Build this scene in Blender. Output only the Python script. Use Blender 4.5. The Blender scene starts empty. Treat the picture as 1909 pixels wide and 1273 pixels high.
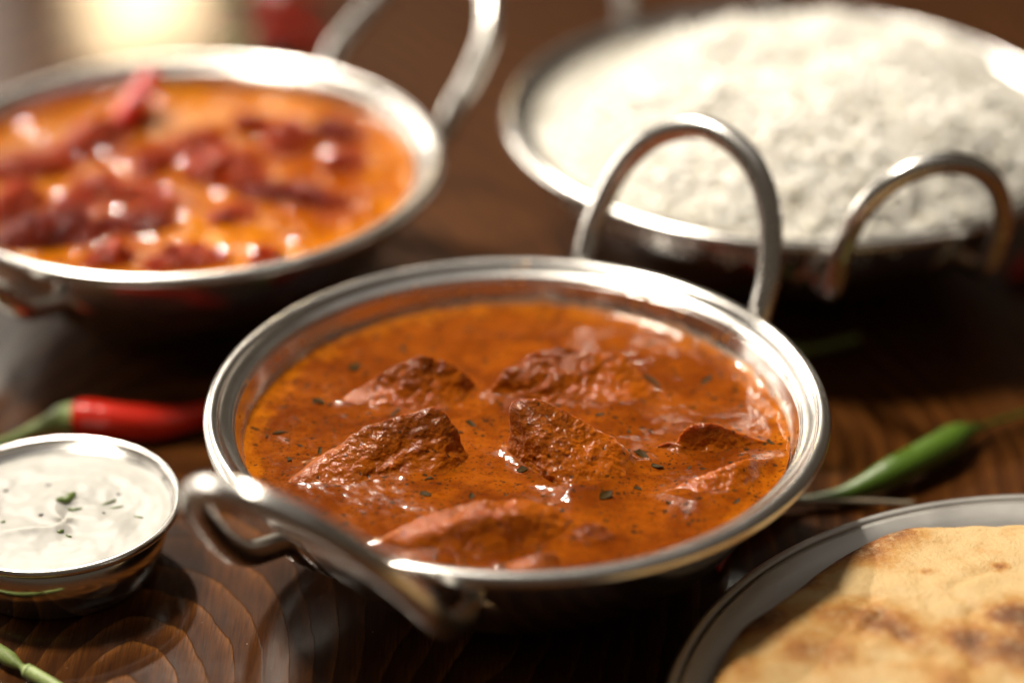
import bpy, bmesh, math, random
import numpy as np
from mathutils import Vector, Matrix, noise as mn

S = 0.01                       # geometry below is written in centimetres
sc = bpy.context.scene
COL = sc.collection
R = math.radians
rng = np.random.default_rng(7)
random.seed(7)

# ------------------------------------------------------------------ camera
cd = bpy.data.cameras.new('camera')
cam = bpy.data.objects.new('camera', cd)
COL.objects.link(cam)
cam.location = (-0.12465 * S, -54.8455 * S, 37.09988 * S)
cam.rotation_euler = (R(90 - 29.29464), 0, 0)
cd.sensor_width = 36.0
cd.lens = 4800 / 1909 * 36.0
cd.clip_start = 0.02
cd.clip_end = 50
cd.dof.use_dof = True
cd.dof.focus_distance = 0.628
cd.dof.aperture_fstop = 3.2
sc.camera = cam

# ------------------------------------------------------------------ light: a dim warm room and a tall window behind on the left
w = bpy.data.worlds.new('World')
sc.world = w
w.use_nodes = True
wb = w.node_tree.nodes['Background']
wb.inputs[0].default_value = (0.90, 0.70, 0.50, 1)
wb.inputs[1].default_value = 0.075


def area(name, loc, target, sx, sy, power, color):
    l = bpy.data.lights.new(name, 'AREA')
    l.shape = 'RECTANGLE'
    l.size, l.size_y = sx, sy
    l.energy = power
    l.color = color
    o = bpy.data.objects.new(name, l)
    COL.objects.link(o)
    o.location = loc
    d = Vector(target) - Vector(loc)
    o.rotation_euler = d.to_track_quat('-Z', 'Y').to_euler()
    return o


WIN_D = 2.3
PANES = [((-12.4, -9.4), (16.6, 19.2), 100.0), ((-20, -15.0), (13, 29), 8.0)]
PANES += [((a0, a0 + 10), e, 4.0) for a0 in (-32, -44, -56) for e in ((20, 32), (34, 48))]
PANES += [((a0, a0 + 13), (3, 18), 26.0) for a0 in (-45, -60, -75)]
PANES += [((-12.5, -8.5), (43, 66), 9.0)]
PANES += [((a0, a0 + 22), (50, 76), 4.0) for a0 in (-34, -58)]
for ((a0, a1), (e0, e1), pw) in PANES:
    am, em = R((a0 + a1) / 2), R((e0 + e1) / 2)
    loc = (WIN_D * math.cos(em) * math.sin(am), WIN_D * math.cos(em) * math.cos(am), WIN_D * math.sin(em))
    sx = WIN_D * R(a1 - a0) * math.cos(em)
    sy = WIN_D * R(e1 - e0)
    area('window_pane_light', loc, (0, 0, 0.03), sx, sy, pw * sx * sy, (1.0, 0.90, 0.77) if pw < 50 else (1.0, 0.74, 0.43))
# the sun coming in through the same window
sl = bpy.data.lights.new('sunbeam_light', 'SPOT')
sl.energy = 345.0
sl.color = (1.0, 0.90, 0.75)
sl.shadow_soft_size = 0.23
sl.spot_size = R(14.2)
sl.spot_blend = 0.45
so_ = bpy.data.objects.new('sunbeam_light', sl)
COL.objects.link(so_)
so_.location = (-0.76, 0.52, 2.15)
so_.rotation_euler = (Vector((0.02, 0.05, 0.03)) - so_.location).to_track_quat('-Z', 'Y').to_euler()
area('added_glint_light', (-0.50, 1.62, 1.60), (0, 0.02, 0.03), 0.055, 0.055, 34.0, (1.0, 0.90, 0.76))  # second small lamp, added only to put sharp glints on wet surfaces
# weak fill lamp added overhead to lift rims and upward faces
area('overhead_fill_light', (0.1, 0.3, 2.2), (0, 0, 0), 2.4, 2.0, 3.0, (1.0, 0.96, 0.92))

sc.cycles.max_bounces = 14
sc.cycles.diffuse_bounces = 9
sc.cycles.glossy_bounces = 8
sc.view_settings.view_transform = 'Standard'
sc.view_settings.look = 'None'
sc.view_settings.exposure = 0.22
sc.view_settings.gamma = 1.0
sc.view_settings.use_curve_mapping = False


# ------------------------------------------------------------------ node helper
class NT:
    def __init__(self, name):
        self.m = bpy.data.materials.new(name)
        self.m.use_nodes = True
        self.t = self.m.node_tree
        self.t.nodes.clear()
        self.out = self.t.nodes.new('ShaderNodeOutputMaterial')
        self.b = self.t.nodes.new('ShaderNodeBsdfPrincipled')
        self.t.links.new(self.b.outputs[0], self.out.inputs[0])
        tc = self.t.nodes.new('ShaderNodeTexCoord')
        mp = self.t.nodes.new('ShaderNodeVectorMath')
        mp.operation = 'SCALE'
        mp.inputs['Scale'].default_value = 100.0     # metres -> centimetres
        self.t.links.new(tc.outputs['Object'], mp.inputs[0])
        self.co = mp.outputs[0]

    def put(self, inp, v):
        if isinstance(v, bpy.types.NodeSocket):
            self.t.links.new(v, inp)
        elif v is not None:
            if hasattr(inp.default_value, '__len__') and not hasattr(v, '__len__'):
                v = (v,) * len(inp.default_value)
            if hasattr(v, '__len__') and len(v) == 3 and len(inp.default_value) == 4:
                v = (*v, 1)
            inp.default_value = v

    def set(self, **k):
        names = dict(color='Base Color', rough='Roughness', metal='Metallic', normal='Normal', sss='Subsurface Weight',
                     sssr='Subsurface Radius', ssss='Subsurface Scale', coat='Coat Weight', coatr='Coat Roughness',
                     coatn='Coat Normal', ior='IOR', spec='Specular IOR Level', aniso='Anisotropic', sheen='Sheen Weight')
        for a, v in k.items():
            self.put(self.b.inputs[names[a]], v)
        return self.m

    def math(self, op, a, b=None, c=None, clamp=False):
        n = self.t.nodes.new('ShaderNodeMath')
        n.operation = op
        n.use_clamp = clamp
        for i, v in enumerate((a, b, c)):
            if v is not None:
                self.put(n.inputs[i], v)
        return n.outputs[0]

    def mapc(self, scale=(1, 1, 1), co=None, loc=(0, 0, 0), rot=(0, 0, 0)):
        n = self.t.nodes.new('ShaderNodeMapping')
        self.t.links.new(co or self.co, n.inputs[0])
        n.inputs['Location'].default_value = loc
        n.inputs['Rotation'].default_value = rot
        n.inputs['Scale'].default_value = scale
        return n.outputs[0]

    def noise(self, scale, detail=3, rough=0.55, co=None, dist=0.0, out=0):
        n = self.t.nodes.new('ShaderNodeTexNoise')
        self.t.links.new(co or self.co, n.inputs['Vector'])
        n.inputs['Scale'].default_value = scale
        n.inputs['Detail'].default_value = detail
        n.inputs['Roughness'].default_value = rough
        n.inputs['Distortion'].default_value = dist
        return n.outputs[out]

    def voro(self, scale, feature='F1', co=None, out='Distance', rnd=1.0):
        n = self.t.nodes.new('ShaderNodeTexVoronoi')
        n.feature = feature
        self.t.links.new(co or self.co, n.inputs['Vector'])
        n.inputs['Scale'].default_value = scale
        n.inputs['Randomness'].default_value = rnd
        return n.outputs[out]

    def ramp(self, fac, stops, interp='LINEAR'):
        n = self.t.nodes.new('ShaderNodeValToRGB')
        n.color_ramp.interpolation = interp
        e = n.color_ramp.elements
        while len(e) < len(stops):
            e.new(0.5)
        for el, (p, c) in zip(e, stops):
            el.position = p
            el.color = (c, c, c, 1) if not hasattr(c, '__len__') else (*c, 1)
        self.put(n.inputs[0], fac)
        return n.outputs[0]

    def mix(self, fac, a, b, blend='MIX'):
        n = self.t.nodes.new('ShaderNodeMix')
        n.data_type = 'RGBA'
        n.blend_type = blend
        self.put(n.inputs[0], fac)
        self.put(n.inputs[6], a)
        self.put(n.inputs[7], b)
        return n.outputs[2]

    def bump(self, h, strength, dist, normal=None):
        n = self.t.nodes.new('ShaderNodeBump')
        n.inputs['Strength'].default_value = strength
        n.inputs['Distance'].default_value = dist * S
        self.put(n.inputs['Height'], h)
        if normal is not None:
            self.t.links.new(normal, n.inputs['Normal'])
        return n.outputs[0]

    def sep(self, co=None):
        n = self.t.nodes.new('ShaderNodeSeparateXYZ')
        self.t.links.new(co or self.co, n.inputs[0])
        return n.outputs

    def comb(self, x, y, z):
        n = self.t.nodes.new('ShaderNodeCombineXYZ')
        for i, v in enumerate((x, y, z)):
            self.put(n.inputs[i], v)
        return n.outputs[0]

    def attr(self, name):
        n = self.t.nodes.new('ShaderNodeAttribute')
        n.attribute_name = name
        return n.outputs


# ------------------------------------------------------------------ materials
def steel(name, base=(0.68, 0.665, 0.64), rough=0.17, brush=0.35, polar=True, film=None):
    """stainless steel; film=(z level, colour) adds the dried sauce line on the inside wall"""
    n = NT(name)
    x, y, z = n.sep()
    if polar:
        a = n.math('ARCTAN2', y, x)
        r = n.math('SQRT', n.math('ADD', n.math('MULTIPLY', x, x), n.math('MULTIPLY', y, y)))
        v = n.comb(n.math('MULTIPLY', r, 34.0), n.math('MULTIPLY', z, 34.0), n.math('MULTIPLY', a, 2.2))
    else:
        v = n.mapc((18, 18, 4))
    br = n.noise(1.0, 3, 0.6, co=v)
    sm = n.noise(0.9, 4, 0.6)
    ro = n.math('ADD', n.math('MULTIPLY', br, 0.10), n.math('MULTIPLY', sm, 0.12))
    ro = n.math('ADD', ro, rough - 0.10)
    nb = n.bump(br, brush, 0.004)
    nb = n.bump(n.noise(0.55, 2, 0.5), 0.25, 0.06, nb)
    col = n.mix(sm, tuple(c * 0.90 for c in base), base)
    met = 1.0
    if film:
        zl, fc, hgt = film
        nz = n.noise(1.5, 4, 0.65, co=n.comb(n.math('MULTIPLY', a, 5.0), n.math('MULTIPLY', z, 0.8), 0.0))
        d = n.math('SUBTRACT', n.math('ADD', zl - 0.25 * hgt, n.math('MULTIPLY', nz, hgt * 1.35)), z)
        f = n.math('MULTIPLY', n.math('MULTIPLY', d, 9.0, clamp=True), n.ramp(n.noise(2.2, 3), [(0.30, 0.15), (0.58, 0.85)]))
        dots = n.ramp(n.voro(2.6), [(0.10, 0.8), (0.16, 0.0)])
        near = n.math('MULTIPLY', n.math('SUBTRACT', zl + hgt * 1.3, z), 2.0, clamp=True)
        f = n.math('MAXIMUM', f, n.math('MULTIPLY', n.math('MULTIPLY', dots, near), n.ramp(n.noise(0.7, 2), [(0.5, 0.0), (0.6, 0.9)])))
        col = n.mix(f, col, fc)
        met = n.math('SUBTRACT', 1.0, n.math('MULTIPLY', f, 0.85))
    return n.set(color=col, metal=met, rough=ro, normal=nb)


M = {}
M['steel_out'] = steel('polished_steel', rough=0.19, brush=0.25)
M['steel_in_main'] = steel('stained_inner_steel', rough=0.17, brush=0.3, film=(3.70, (0.50, 0.19, 0.02), 0.42))
M['steel_in_left'] = steel('stained_inner_steel_oily', rough=0.2, brush=0.3, film=(3.95, (0.55, 0.26, 0.03), 0.40))
M['steel_in'] = steel('inner_steel', rough=0.24, brush=0.35)
M['steel_rim'] = steel('brushed_rim_steel', rough=0.22, brush=0.5)
M['steel_wire'] = steel('wire_steel', rough=0.24, brush=0.12, polar=False)
M['steel_cup'] = steel('cup_steel', rough=0.14, brush=0.18)
M['steel_plate'] = steel('plate_steel', base=(0.56, 0.545, 0.52), rough=0.40, brush=0.4)


def wood():
    n = NT('varnished_wood')
    x, y, z = n.sep()
    # cathedral grain: rings cut at a slant, warped by slow noise
    slow = n.noise(0.055, 2, 0.45, co=n.mapc((1.25, 0.62, 1), loc=(3.1, 1.7, 0)))
    slow2 = n.noise(0.22, 2, 0.5, co=n.mapc((1.0, 0.35, 1), loc=(9, 4, 0)))
    dx = n.math('ADD', x, 9.3)
    dy = n.math('MULTIPLY', n.math('ADD', y, 7.4), 0.42)
    r = n.math('SQRT', n.math('ADD', n.math('MULTIPLY', dx, dx), n.math('MULTIPLY', dy, dy)))
    f = n.math('ADD', n.math('MULTIPLY', r, 1.40), n.math('MULTIPLY', slow, 13.0))
    f = n.math('ADD', f, n.math('MULTIPLY', slow2, 3.4))
    f = n.math('ADD', f, n.math('MULTIPLY', n.noise(2.2, 4, 0.65, co=n.mapc((1, 0.25, 1))), 0.30))
    ring = n.math('FRACT', f)
    fib = n.noise(1.0, 4, 0.65, co=n.mapc((16, 0.9, 4)))
    fib2 = n.noise(1.0, 3, 0.6, co=n.mapc((5, 0.35, 2), loc=(5, 0, 0)))
    c = n.ramp(ring, [(0.0, (0.026, 0.0070, 0.0010)), (0.45, (0.056, 0.0160, 0.0020)), (0.74, (0.110, 0.035, 0.0045)),
                      (0.88, (0.17, 0.058, 0.0105)), (0.94, (0.19, 0.070, 0.012)), (1.0, (0.022, 0.0062, 0.0012))])
    lv = n.ramp(n.noise(0.28, 3, 0.6, co=n.mapc((1, .5, 1), loc=(2, 7, 0))), [(0.35, 0.75), (0.62, 0.0)])
    c = n.mix(lv, c, (0.055, 0.0160, 0.0020))
    c = n.mix(n.ramp(fib, [(0.32, 0.75), (0.62, 0.0)]), c, (0.014, 0.0045, 0.0014))
    c = n.mix(n.ramp(fib2, [(0.45, 0.0), (0.75, 0.28)]), c, (0.10, 0.036, 0.008))
    wear = n.ramp(n.noise(0.35, 3, 0.6), [(0.4, 0.0), (0.75, 0.2)])
    c = n.mix(wear, c, (0.07, 0.024, 0.005))
    ridge = n.ramp(ring, [(0.0, 0.0), (0.7, 0.35), (0.95, 1.0), (1.0, 0.0)])
    h = n.math('ADD', n.math('MULTIPLY', ridge, 0.6), n.math('MULTIPLY', fib, 0.25))
    nb = n.bump(h, 0.7, 0.022)
    scr = n.noise(1.0, 2, 0.7, co=n.mapc((9, 3, 1), rot=(0, 0, 0.6)))
    nb2 = n.bump(n.math('ADD', n.math('MULTIPLY', h, 0.8), n.math('MULTIPLY', scr, 0.25)), 0.28, 0.014)
    dust = n.ramp(n.voro(2.3), [(0.035, 1.0), (0.06, 0.0)])
    dust = n.math('MULTIPLY', dust, n.ramp(n.noise(0.8, 2), [(0.52, 0.0), (0.62, 0.6)]))
    c = n.mix(dust, c, (0.35, 0.28, 0.20))
    ro = n.ramp(n.noise(0.5, 4, 0.65), [(0.3, 0.05), (0.75, 0.14)])
    return n.set(color=c, rough=0.5, normal=nb, ior=1.3, coat=0.55, coatr=ro, coatn=nb2, spec=0.1)


M['wood'] = wood()


def gravy(name, c1, c2, oil, rough=0.2, specks=1.0, oilamt=0.5, bigs=0.55, sss=0.2, ripple=0.0):
    n = NT(name)
    big = n.noise(bigs, 4, 0.6, dist=0.6)
    mid = n.noise(3.2, 4, 0.65, co=n.mapc((1, 1.6, 1)))
    fine = n.noise(14, 3, 0.6)
    c = n.mix(n.ramp(big, [(0.38, 0.0), (0.62, 1.0)]), c1, c2)
    o = n.ramp(n.math('ADD', n.math('MULTIPLY', mid, 0.7), n.math('MULTIPLY', fine, 0.3)), [(0.47, 0.0), (0.62, oilamt)])
    c = n.mix(o, c, oil)
    gx, gy, gz = n.sep()
    gr = n.math('SQRT', n.math('ADD', n.math('MULTIPLY', gx, gx), n.math('MULTIPLY', gy, gy)))
    eo = n.ramp(n.math('ADD', n.math('MULTIPLY', n.math('SUBTRACT', gr, 5.6), 0.6), n.math('MULTIPLY', n.math('SUBTRACT', n.noise(1.4, 4, 0.65), 0.5), 1.4)), [(0.35, 0.0), (0.75, 0.65)])
    c = n.mix(eo, c, (0.40, 0.115, 0.002))
    if specks:
        warp = n.mix(0.16, n.mapc((1, 1, 0.25)), n.noise(5.0, 3, out=1), 'ADD')
        pick = n.ramp(n.noise(0.9, 2), [(0.34, 0.45), (0.60, 1.0)])

        def dots(scale, r, share):
            d = n.ramp(n.voro(scale, co=warp), [(r, 1.0), (r + 0.10, 0.0)])
            return n.math('MULTIPLY', d, n.math('GREATER_THAN', n.voro(scale, co=warp, out='Color'), 1 - share))
        sp = n.math('MAXIMUM', dots(2.6, 0.16, 0.38), n.math('MULTIPLY', dots(5.2, 0.21, 0.46), 0.9))
        sp = n.math('MAXIMUM', sp, n.math('MULTIPLY', dots(10.5, 0.28, 0.42), 0.75))
        sp = n.math('MULTIPLY', sp, n.math('MULTIPLY', pick, specks))
        c = n.mix(sp, c, (0.030, 0.014, 0.004))
    nb = n.bump(n.math('ADD', n.math('MULTIPLY', n.noise(2.2, 2, 0.5), 0.6), n.math('MULTIPLY', n.noise(7.5, 2, 0.5), 0.16)), 0.35, 0.05)
    if ripple:
        nb = n.bump(n.noise(1.7, 2, 0.5), 1.0, ripple, nb)
    ro = n.ramp(mid, [(0.3, rough + 0.06), (0.7, rough)])
    return n.set(color=c, rough=ro, normal=nb, sss=sss, sssr=(1.0, 0.30, 0.08), ssss=0.0022, ior=1.42, spec=0.4)


M['gravy'] = gravy('tomato_cream_gravy', (0.128, 0.0245, 0.0010), (0.232, 0.053, 0.0017), (0.085, 0.011, 0.0005), 0.07)
M['oily_gravy'] = gravy('orange_oily_gravy', (0.25, 0.042, 0.001), (0.56, 0.18, 0.0015), (0.13, 0.013, 0.0008), 0.07, specks=0.0, oilamt=0.8, bigs=0.28, sss=0.05, ripple=0.10)


def meat(name, c1, c2, c3, rough=0.2, bumpk=1.0, coat=None, lump=0.0):
    n = NT(name)
    a = n.noise(1.3, 4, 0.6, dist=0.5)
    b = n.noise(4.2, 4, 0.6, co=n.mapc((1, 1, 2.0), rot=(0.3, 0.2, 0.5)))
    c = n.mix(n.ramp(a, [(0.36, 0.0), (0.64, 1.0)]), c1, c2)
    c = n.mix(n.ramp(b, [(0.50, 0.0), (0.72, 0.8)]), c, c3)
    cf = None
    if coat:
        k = n.math('ADD', n.attr('sauce')['Fac'], n.math('MULTIPLY', n.math('SUBTRACT', n.noise(1.8, 4, 0.65), 0.5), 1.1))
        cf = n.ramp(k, [(0.22, 0.0), (0.66, 0.95)])
        c = n.mix(cf, c, coat)
    warp = n.mix(0.16, n.co, n.noise(5.0, 3, out=1), 'ADD')
    s = n.math('MULTIPLY', n.ramp(n.voro(4.6, co=warp), [(0.16, 1.0), (0.26, 0.0)]), n.math('GREATER_THAN', n.voro(4.6, co=warp, out='Color'), 0.64))
    c = n.mix(n.math('MULTIPLY', s, 0.85), c, (0.026, 0.013, 0.004))
    h = n.math('ADD', n.math('MULTIPLY', b, 0.30), n.math('MULTIPLY', n.noise(5.5, 3, 0.5), 0.95))
    if cf is not None:
        h = n.math('MULTIPLY', h, n.math('SUBTRACT', 1.0, n.math('MULTIPLY', cf, 0.3)))
    nb = n.bump(h, 1.0 * bumpk, 0.095)
    nb = n.bump(n.noise(14, 2, 0.55), 0.55 * bumpk, 0.03, nb)
    if lump:
        nb = n.bump(n.noise(5, 1, 0.4), 0.8, lump * 0.4, nb)
        nb = n.bump(n.noise(2.6, 2, 0.5), 1.0, lump, nb)
    ro = n.ramp(n.noise(2.6, 3), [(0.3, rough + 0.08), (0.65, rough)])
    return n.set(color=c, rough=ro, normal=nb, sss=0.25, sssr=(1.0, 0.28, 0.08), ssss=0.0025, ior=1.40, spec=0.28)


M['meat'] = meat('braised_meat', (0.135, 0.030, 0.0026), (0.20, 0.047, 0.003), (0.27, 0.062, 0.003), 0.05, 1.0, (0.29, 0.066, 0.0018), 0.06)
M['meat_red'] = meat('red_glazed_meat', (0.28, 0.017, 0.003), (0.38, 0.040, 0.003), (0.48, 0.11, 0.004), 0.03, 0.6, None, 0.40)
M['meat_dark'] = meat('dark_glazed_meat', (0.13, 0.009, 0.004), (0.20, 0.018, 0.004), (0.32, 0.05, 0.005), 0.03, 0.6, None, 0.40)


def plain(name, color, rough=0.4, sss=0.0, var=0.25, scale=2.0, bump=0.0, coat=0.0, sssr=(1, .6, .3), ssss=.002, spec=0.5):
    n = NT(name)
    k = n.noise(scale, 4, 0.6)
    c = n.mix(k, tuple(v * (1 - var) for v in color), tuple(min(1, v * (1 + var)) for v in color))
    nb = n.bump(n.noise(scale * 4, 3), 1.0, bump) if bump else None
    n.set(color=c, rough=rough, sss=sss, sssr=sssr, ssss=ssss, coat=coat, coatr=0.08, spec=spec)
    if nb is not None:
        n.set(normal=nb)
    return n.m


M['rice'] = plain('boiled_rice', (0.86, 0.83, 0.75), 0.45, 0.6, 0.03, 3.0, 0.0, sssr=(1, .95, .85), ssss=.003)
M['rice_base'] = plain('boiled_rice_gap_shade', (0.80, 0.66, 0.43), 0.5, 0.6, 0.06, 3.0, 0.0, sssr=(1, .9, .7), ssss=.003)  # darker tan paints the warm shade in the gaps between grains
M['raita'] = plain('yogurt', (0.40, 0.392, 0.368), 0.46, 0.4, 0.03, 0.8, 0.004, sssr=(1, .9, .75), ssss=.003)
M['herb'] = plain('dark_herb', (0.034, 0.019, 0.003), 0.6, 0.0, 0.5, 8, spec=0.08)
M['mint'] = plain('green_herb', (0.10, 0.15, 0.03), 0.35, 0.1, 0.4, 8)
M['pepper_dot'] = plain('pepper_speck', (0.05, 0.045, 0.035), 0.5)
M['chili'] = plain('red_chili_skin', (0.60, 0.018, 0.005), 0.22, 0.1, 0.25, 0.9, 0.012, coat=0.4)
M['chili_green'] = plain('green_chili_skin', (0.056, 0.112, 0.006), 0.38, 0.15, 0.3, 0.9, 0.012, coat=0.3)
M['calyx'] = plain('pale_green_calyx', (0.26, 0.34, 0.11), 0.45, 0.1, 0.3, 3, 0.02)
M['stem_green'] = plain('green_stem', (0.20, 0.27, 0.07), 0.5, 0.1, 0.35, 4, 0.02)
M['stem_brown'] = plain('dry_brown_stem', (0.10, 0.072, 0.035), 0.6, 0.0, 0.4, 5, 0.03)


def naan_mat():
    n = NT('baked_naan')
    ch = n.attr('char')['Fac']
    nz = n.noise(1.1, 5, 0.62, dist=0.3)
    fn = n.noise(6.0, 6, 0.72)
    k = n.math('ADD', n.math('ADD', ch, n.math('MULTIPLY', n.math('SUBTRACT', nz, 0.5), 0.75)), n.math('MULTIPLY', n.math('SUBTRACT', fn, 0.5), 0.40))
    c = n.ramp(k, [(0.04, (0.50, 0.345, 0.16)), (0.27, (0.42, 0.23, 0.066)), (0.46, (0.33, 0.14, 0.028)),
                   (0.66, (0.20, 0.070, 0.012)), (0.98, (0.09, 0.028, 0.007))])
    flour = n.ramp(n.noise(3.4, 6, 0.72), [(0.50, 0.0), (0.66, 0.45)])
    c = n.mix(flour, c, (0.53, 0.39, 0.20))
    h = n.math('ADD', n.math('MULTIPLY', n.noise(2.0, 4, 0.6), 0.8), n.math('MULTIPLY', n.noise(8, 5, 0.7), 0.45))
    nb = n.bump(h, 0.75, 0.11)
    return n.set(color=c, rough=0.55, normal=nb, sss=0.12, sssr=(1, .6, .3), ssss=.002, spec=0.35)


M['naan'] = naan_mat()


# ------------------------------------------------------------------ geometry helpers
def link(name, me, parent=None, loc=None):
    o = bpy.data.objects.new(name, me)
    COL.objects.link(o)
    if parent is not None:
        o.parent = parent
    if loc is not None:
        o.location = [v * S for v in loc]
    return o


def mesh(name, verts, faces, mats, smooth=True, midx=None):
    me = bpy.data.meshes.new(name)
    v = np.asarray(verts, float) * S
    if isinstance(faces, np.ndarray):
        me.vertices.add(len(v))
        me.vertices.foreach_set('co', v.ravel())
        nf, k = faces.shape
        me.loops.add(nf * k)
        me.loops.foreach_set('vertex_index', faces.ravel().astype(np.int32))
        me.polygons.add(nf)
        me.polygons.foreach_set('loop_start', np.arange(0, nf * k, k, dtype=np.int32))
        me.update(calc_edges=True)
    else:
        me.from_pydata([tuple(p) for p in v], [], faces)
    for m in (mats if isinstance(mats, (list, tuple)) else [mats]):
        me.materials.append(m)
    if midx is not None:
        me.polygons.foreach_set('material_index', np.asarray(midx, dtype=np.int32))
    if smooth:
        me.polygons.foreach_set('use_smooth', [True] * len(me.polygons))
    me.update()
    return me


def tag(o, label=None, cat=None, group=None, kind=None):
    for k, v in (('label', label), ('category', cat), ('group', group), ('kind', kind)):
        if v:
            o[k] = v
    return o


def empty(name, loc, label, cat, group=None, rz=0):
    o = bpy.data.objects.new(name, None)
    COL.objects.link(o)
    o.empty_display_size = 0.01
    o.location = [v * S for v in loc]
    o.rotation_euler = (0, 0, rz)
    return tag(o, label, cat, group)


def catmull(P, n=10):
    P = np.asarray(P, float)
    Q = np.vstack([2 * P[0] - P[1], P, 2 * P[-1] - P[-2]])
    out = []
    for i in range(1, len(Q) - 2):
        for t in np.linspace(0, 1, n, endpoint=False):
            a, b, c, d = Q[i - 1], Q[i], Q[i + 1], Q[i + 2]
            out.append(0.5 * ((2 * b) + (-a + c) * t + (2 * a - 5 * b + 4 * c - d) * t * t + (-a + 3 * b - 3 * c + d) * t ** 3))
    out.append(P[-1])
    return np.array(out)


def lathe(profile, n=160, closed=False, mats=None):
    """profile rows (r, z); mats = material index per segment"""
    P = np.asarray(profile, float)
    a = np.linspace(0, 2 * np.pi, n, endpoint=False)
    V = np.zeros((len(P), n, 3))
    V[:, :, 0] = P[:, :1] * np.cos(a)
    V[:, :, 1] = P[:, :1] * np.sin(a)
    V[:, :, 2] = P[:, 1:2]
    m = len(P)
    F, mi = [], []
    for i in range(m if closed else m - 1):
        j = (i + 1) % m
        k = np.arange(n)
        F.append(np.c_[i * n + k, i * n + (k + 1) % n, j * n + (k + 1) % n, j * n + k])
        mi += [mats[i] if mats else 0] * n
    return V.reshape(-1, 3), np.vstack(F), mi


def tube(path, radii, n=14, flat=None, up=None):
    P = np.asarray(path, float)
    m = len(P)
    radii = np.broadcast_to(np.asarray(radii, float), (m,)) if np.ndim(radii) <= 1 else radii
    T = np.gradient(P, axis=0)
    T /= np.linalg.norm(T, axis=1)[:, None]
    u = np.array(up, float) if up is not None else np.array([0, 0, 1.0])
    if abs(u @ T[0]) > .95:
        u = np.array([1.0, 0, 0])
    V = []
    for i in range(m):
        u = u - (u @ T[i]) * T[i]
        u /= np.linalg.norm(u)
        s = np.cross(T[i], u)
        for k in range(n):
            a = 2 * np.pi * k / n
            V.append(P[i] + radii[i] * ((flat[i] if flat is not None else 1) * np.cos(a) * u + np.sin(a) * s))
    F = []
    for i in range(m - 1):
        for k in range(n):
            F.append((i * n + k, i * n + (k + 1) % n, (i + 1) * n + (k + 1) % n, (i + 1) * n + k))
    V += [P[0], P[-1]]
    for k in range(n):
        F.append((m * n, (k + 1) % n, k))
        F.append((m * n + 1, (m - 1) * n + k, (m - 1) * n + (k + 1) % n))
    return np.array(V), F


def ico(sub):
    bm = bmesh.new()
    bmesh.ops.create_icosphere(bm, subdivisions=sub, radius=1)
    V = np.array([v.co[:] for v in bm.verts])
    F = np.array([[v.index for v in f.verts] for f in bm.faces])
    bm.free()
    return V / np.linalg.norm(V, axis=1)[:, None], F


ICO = {k: ico(k) for k in (4, 5, 6, 7)}


def rock(points, sub=5, p=16, amp=0.09, freq=1.1, seed=0, fine=0.03, ffreq=4.5, stretch=(1, 1, 1), fib=0.0, fang=0.0):
    """a rounded, rough solid around the hull of the points (cm)"""
    bm = bmesh.new()
    for q in points:
        bm.verts.new(q)
    bmesh.ops.convex_hull(bm, input=bm.verts)
    bm.normal_update()
    c = np.mean([v.co[:] for v in bm.verts if v.link_faces], axis=0)
    N, H = [], []
    for f in bm.faces:
        nn = np.array(f.normal[:])
        h = nn @ (np.array(f.verts[0].co[:]) - c)
        if h < 0:
            nn, h = -nn, -h
        N.append(nn)
        H.append(max(h, 0.05))
    bm.free()
    D, F = ICO[sub]
    N, H = np.array(N), np.array(H)
    q = np.maximum(D @ N.T, 0) / H
    q = np.unique(q.round(9), axis=1) if False else q
    r = (q ** p).sum(1) ** (-1 / p)
    V = D * r[:, None]
    o = Vector((seed * 7.3, seed * 3.1, seed * 1.7))
    st = np.array(stretch)
    for i in range(len(V)):
        pnt = Vector(V[i] * st)
        k = amp * mn.fractal(pnt * freq + o, 1.0, 2.0, 3) + fine * mn.fractal(pnt * ffreq + o, 0.8, 2.0, 3)
        if fib:
            x, y, z = V[i]
            ca, sa = math.cos(fang), math.sin(fang)
            k += fib * mn.fractal(Vector(((x * ca + y * sa) * 1.1, (y * ca - x * sa) * 4.2, z * 4.2 - .8 * x)) + o, 0.9, 2.0, 2)
        V[i] += D[i] * k
    return V + c, F, c


# ------------------------------------------------------------------ the table
def table():
    bm = bmesh.new()
    bmesh.ops.create_cube(bm, size=1)
    for v in bm.verts:
        v.co.x *= 2.0
        v.co.y *= 1.7
        v.co.z *= 0.035
        v.co += Vector((0, 0.12, -0.0175))
    bmesh.ops.bevel(bm, geom=bm.edges[:], offset=0.003, segments=2, affect='EDGES')
    me = bpy.data.meshes.new('table_top')
    bm.to_mesh(me)
    bm.free()
    me.materials.append(M['wood'])
    o = link('table_top', me)
    tag(o, 'dark varnished wooden table top with curved grain', None, None, 'structure')


table()


# ------------------------------------------------------------------ karahi bowls
RIM_Z = 4.6


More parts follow.
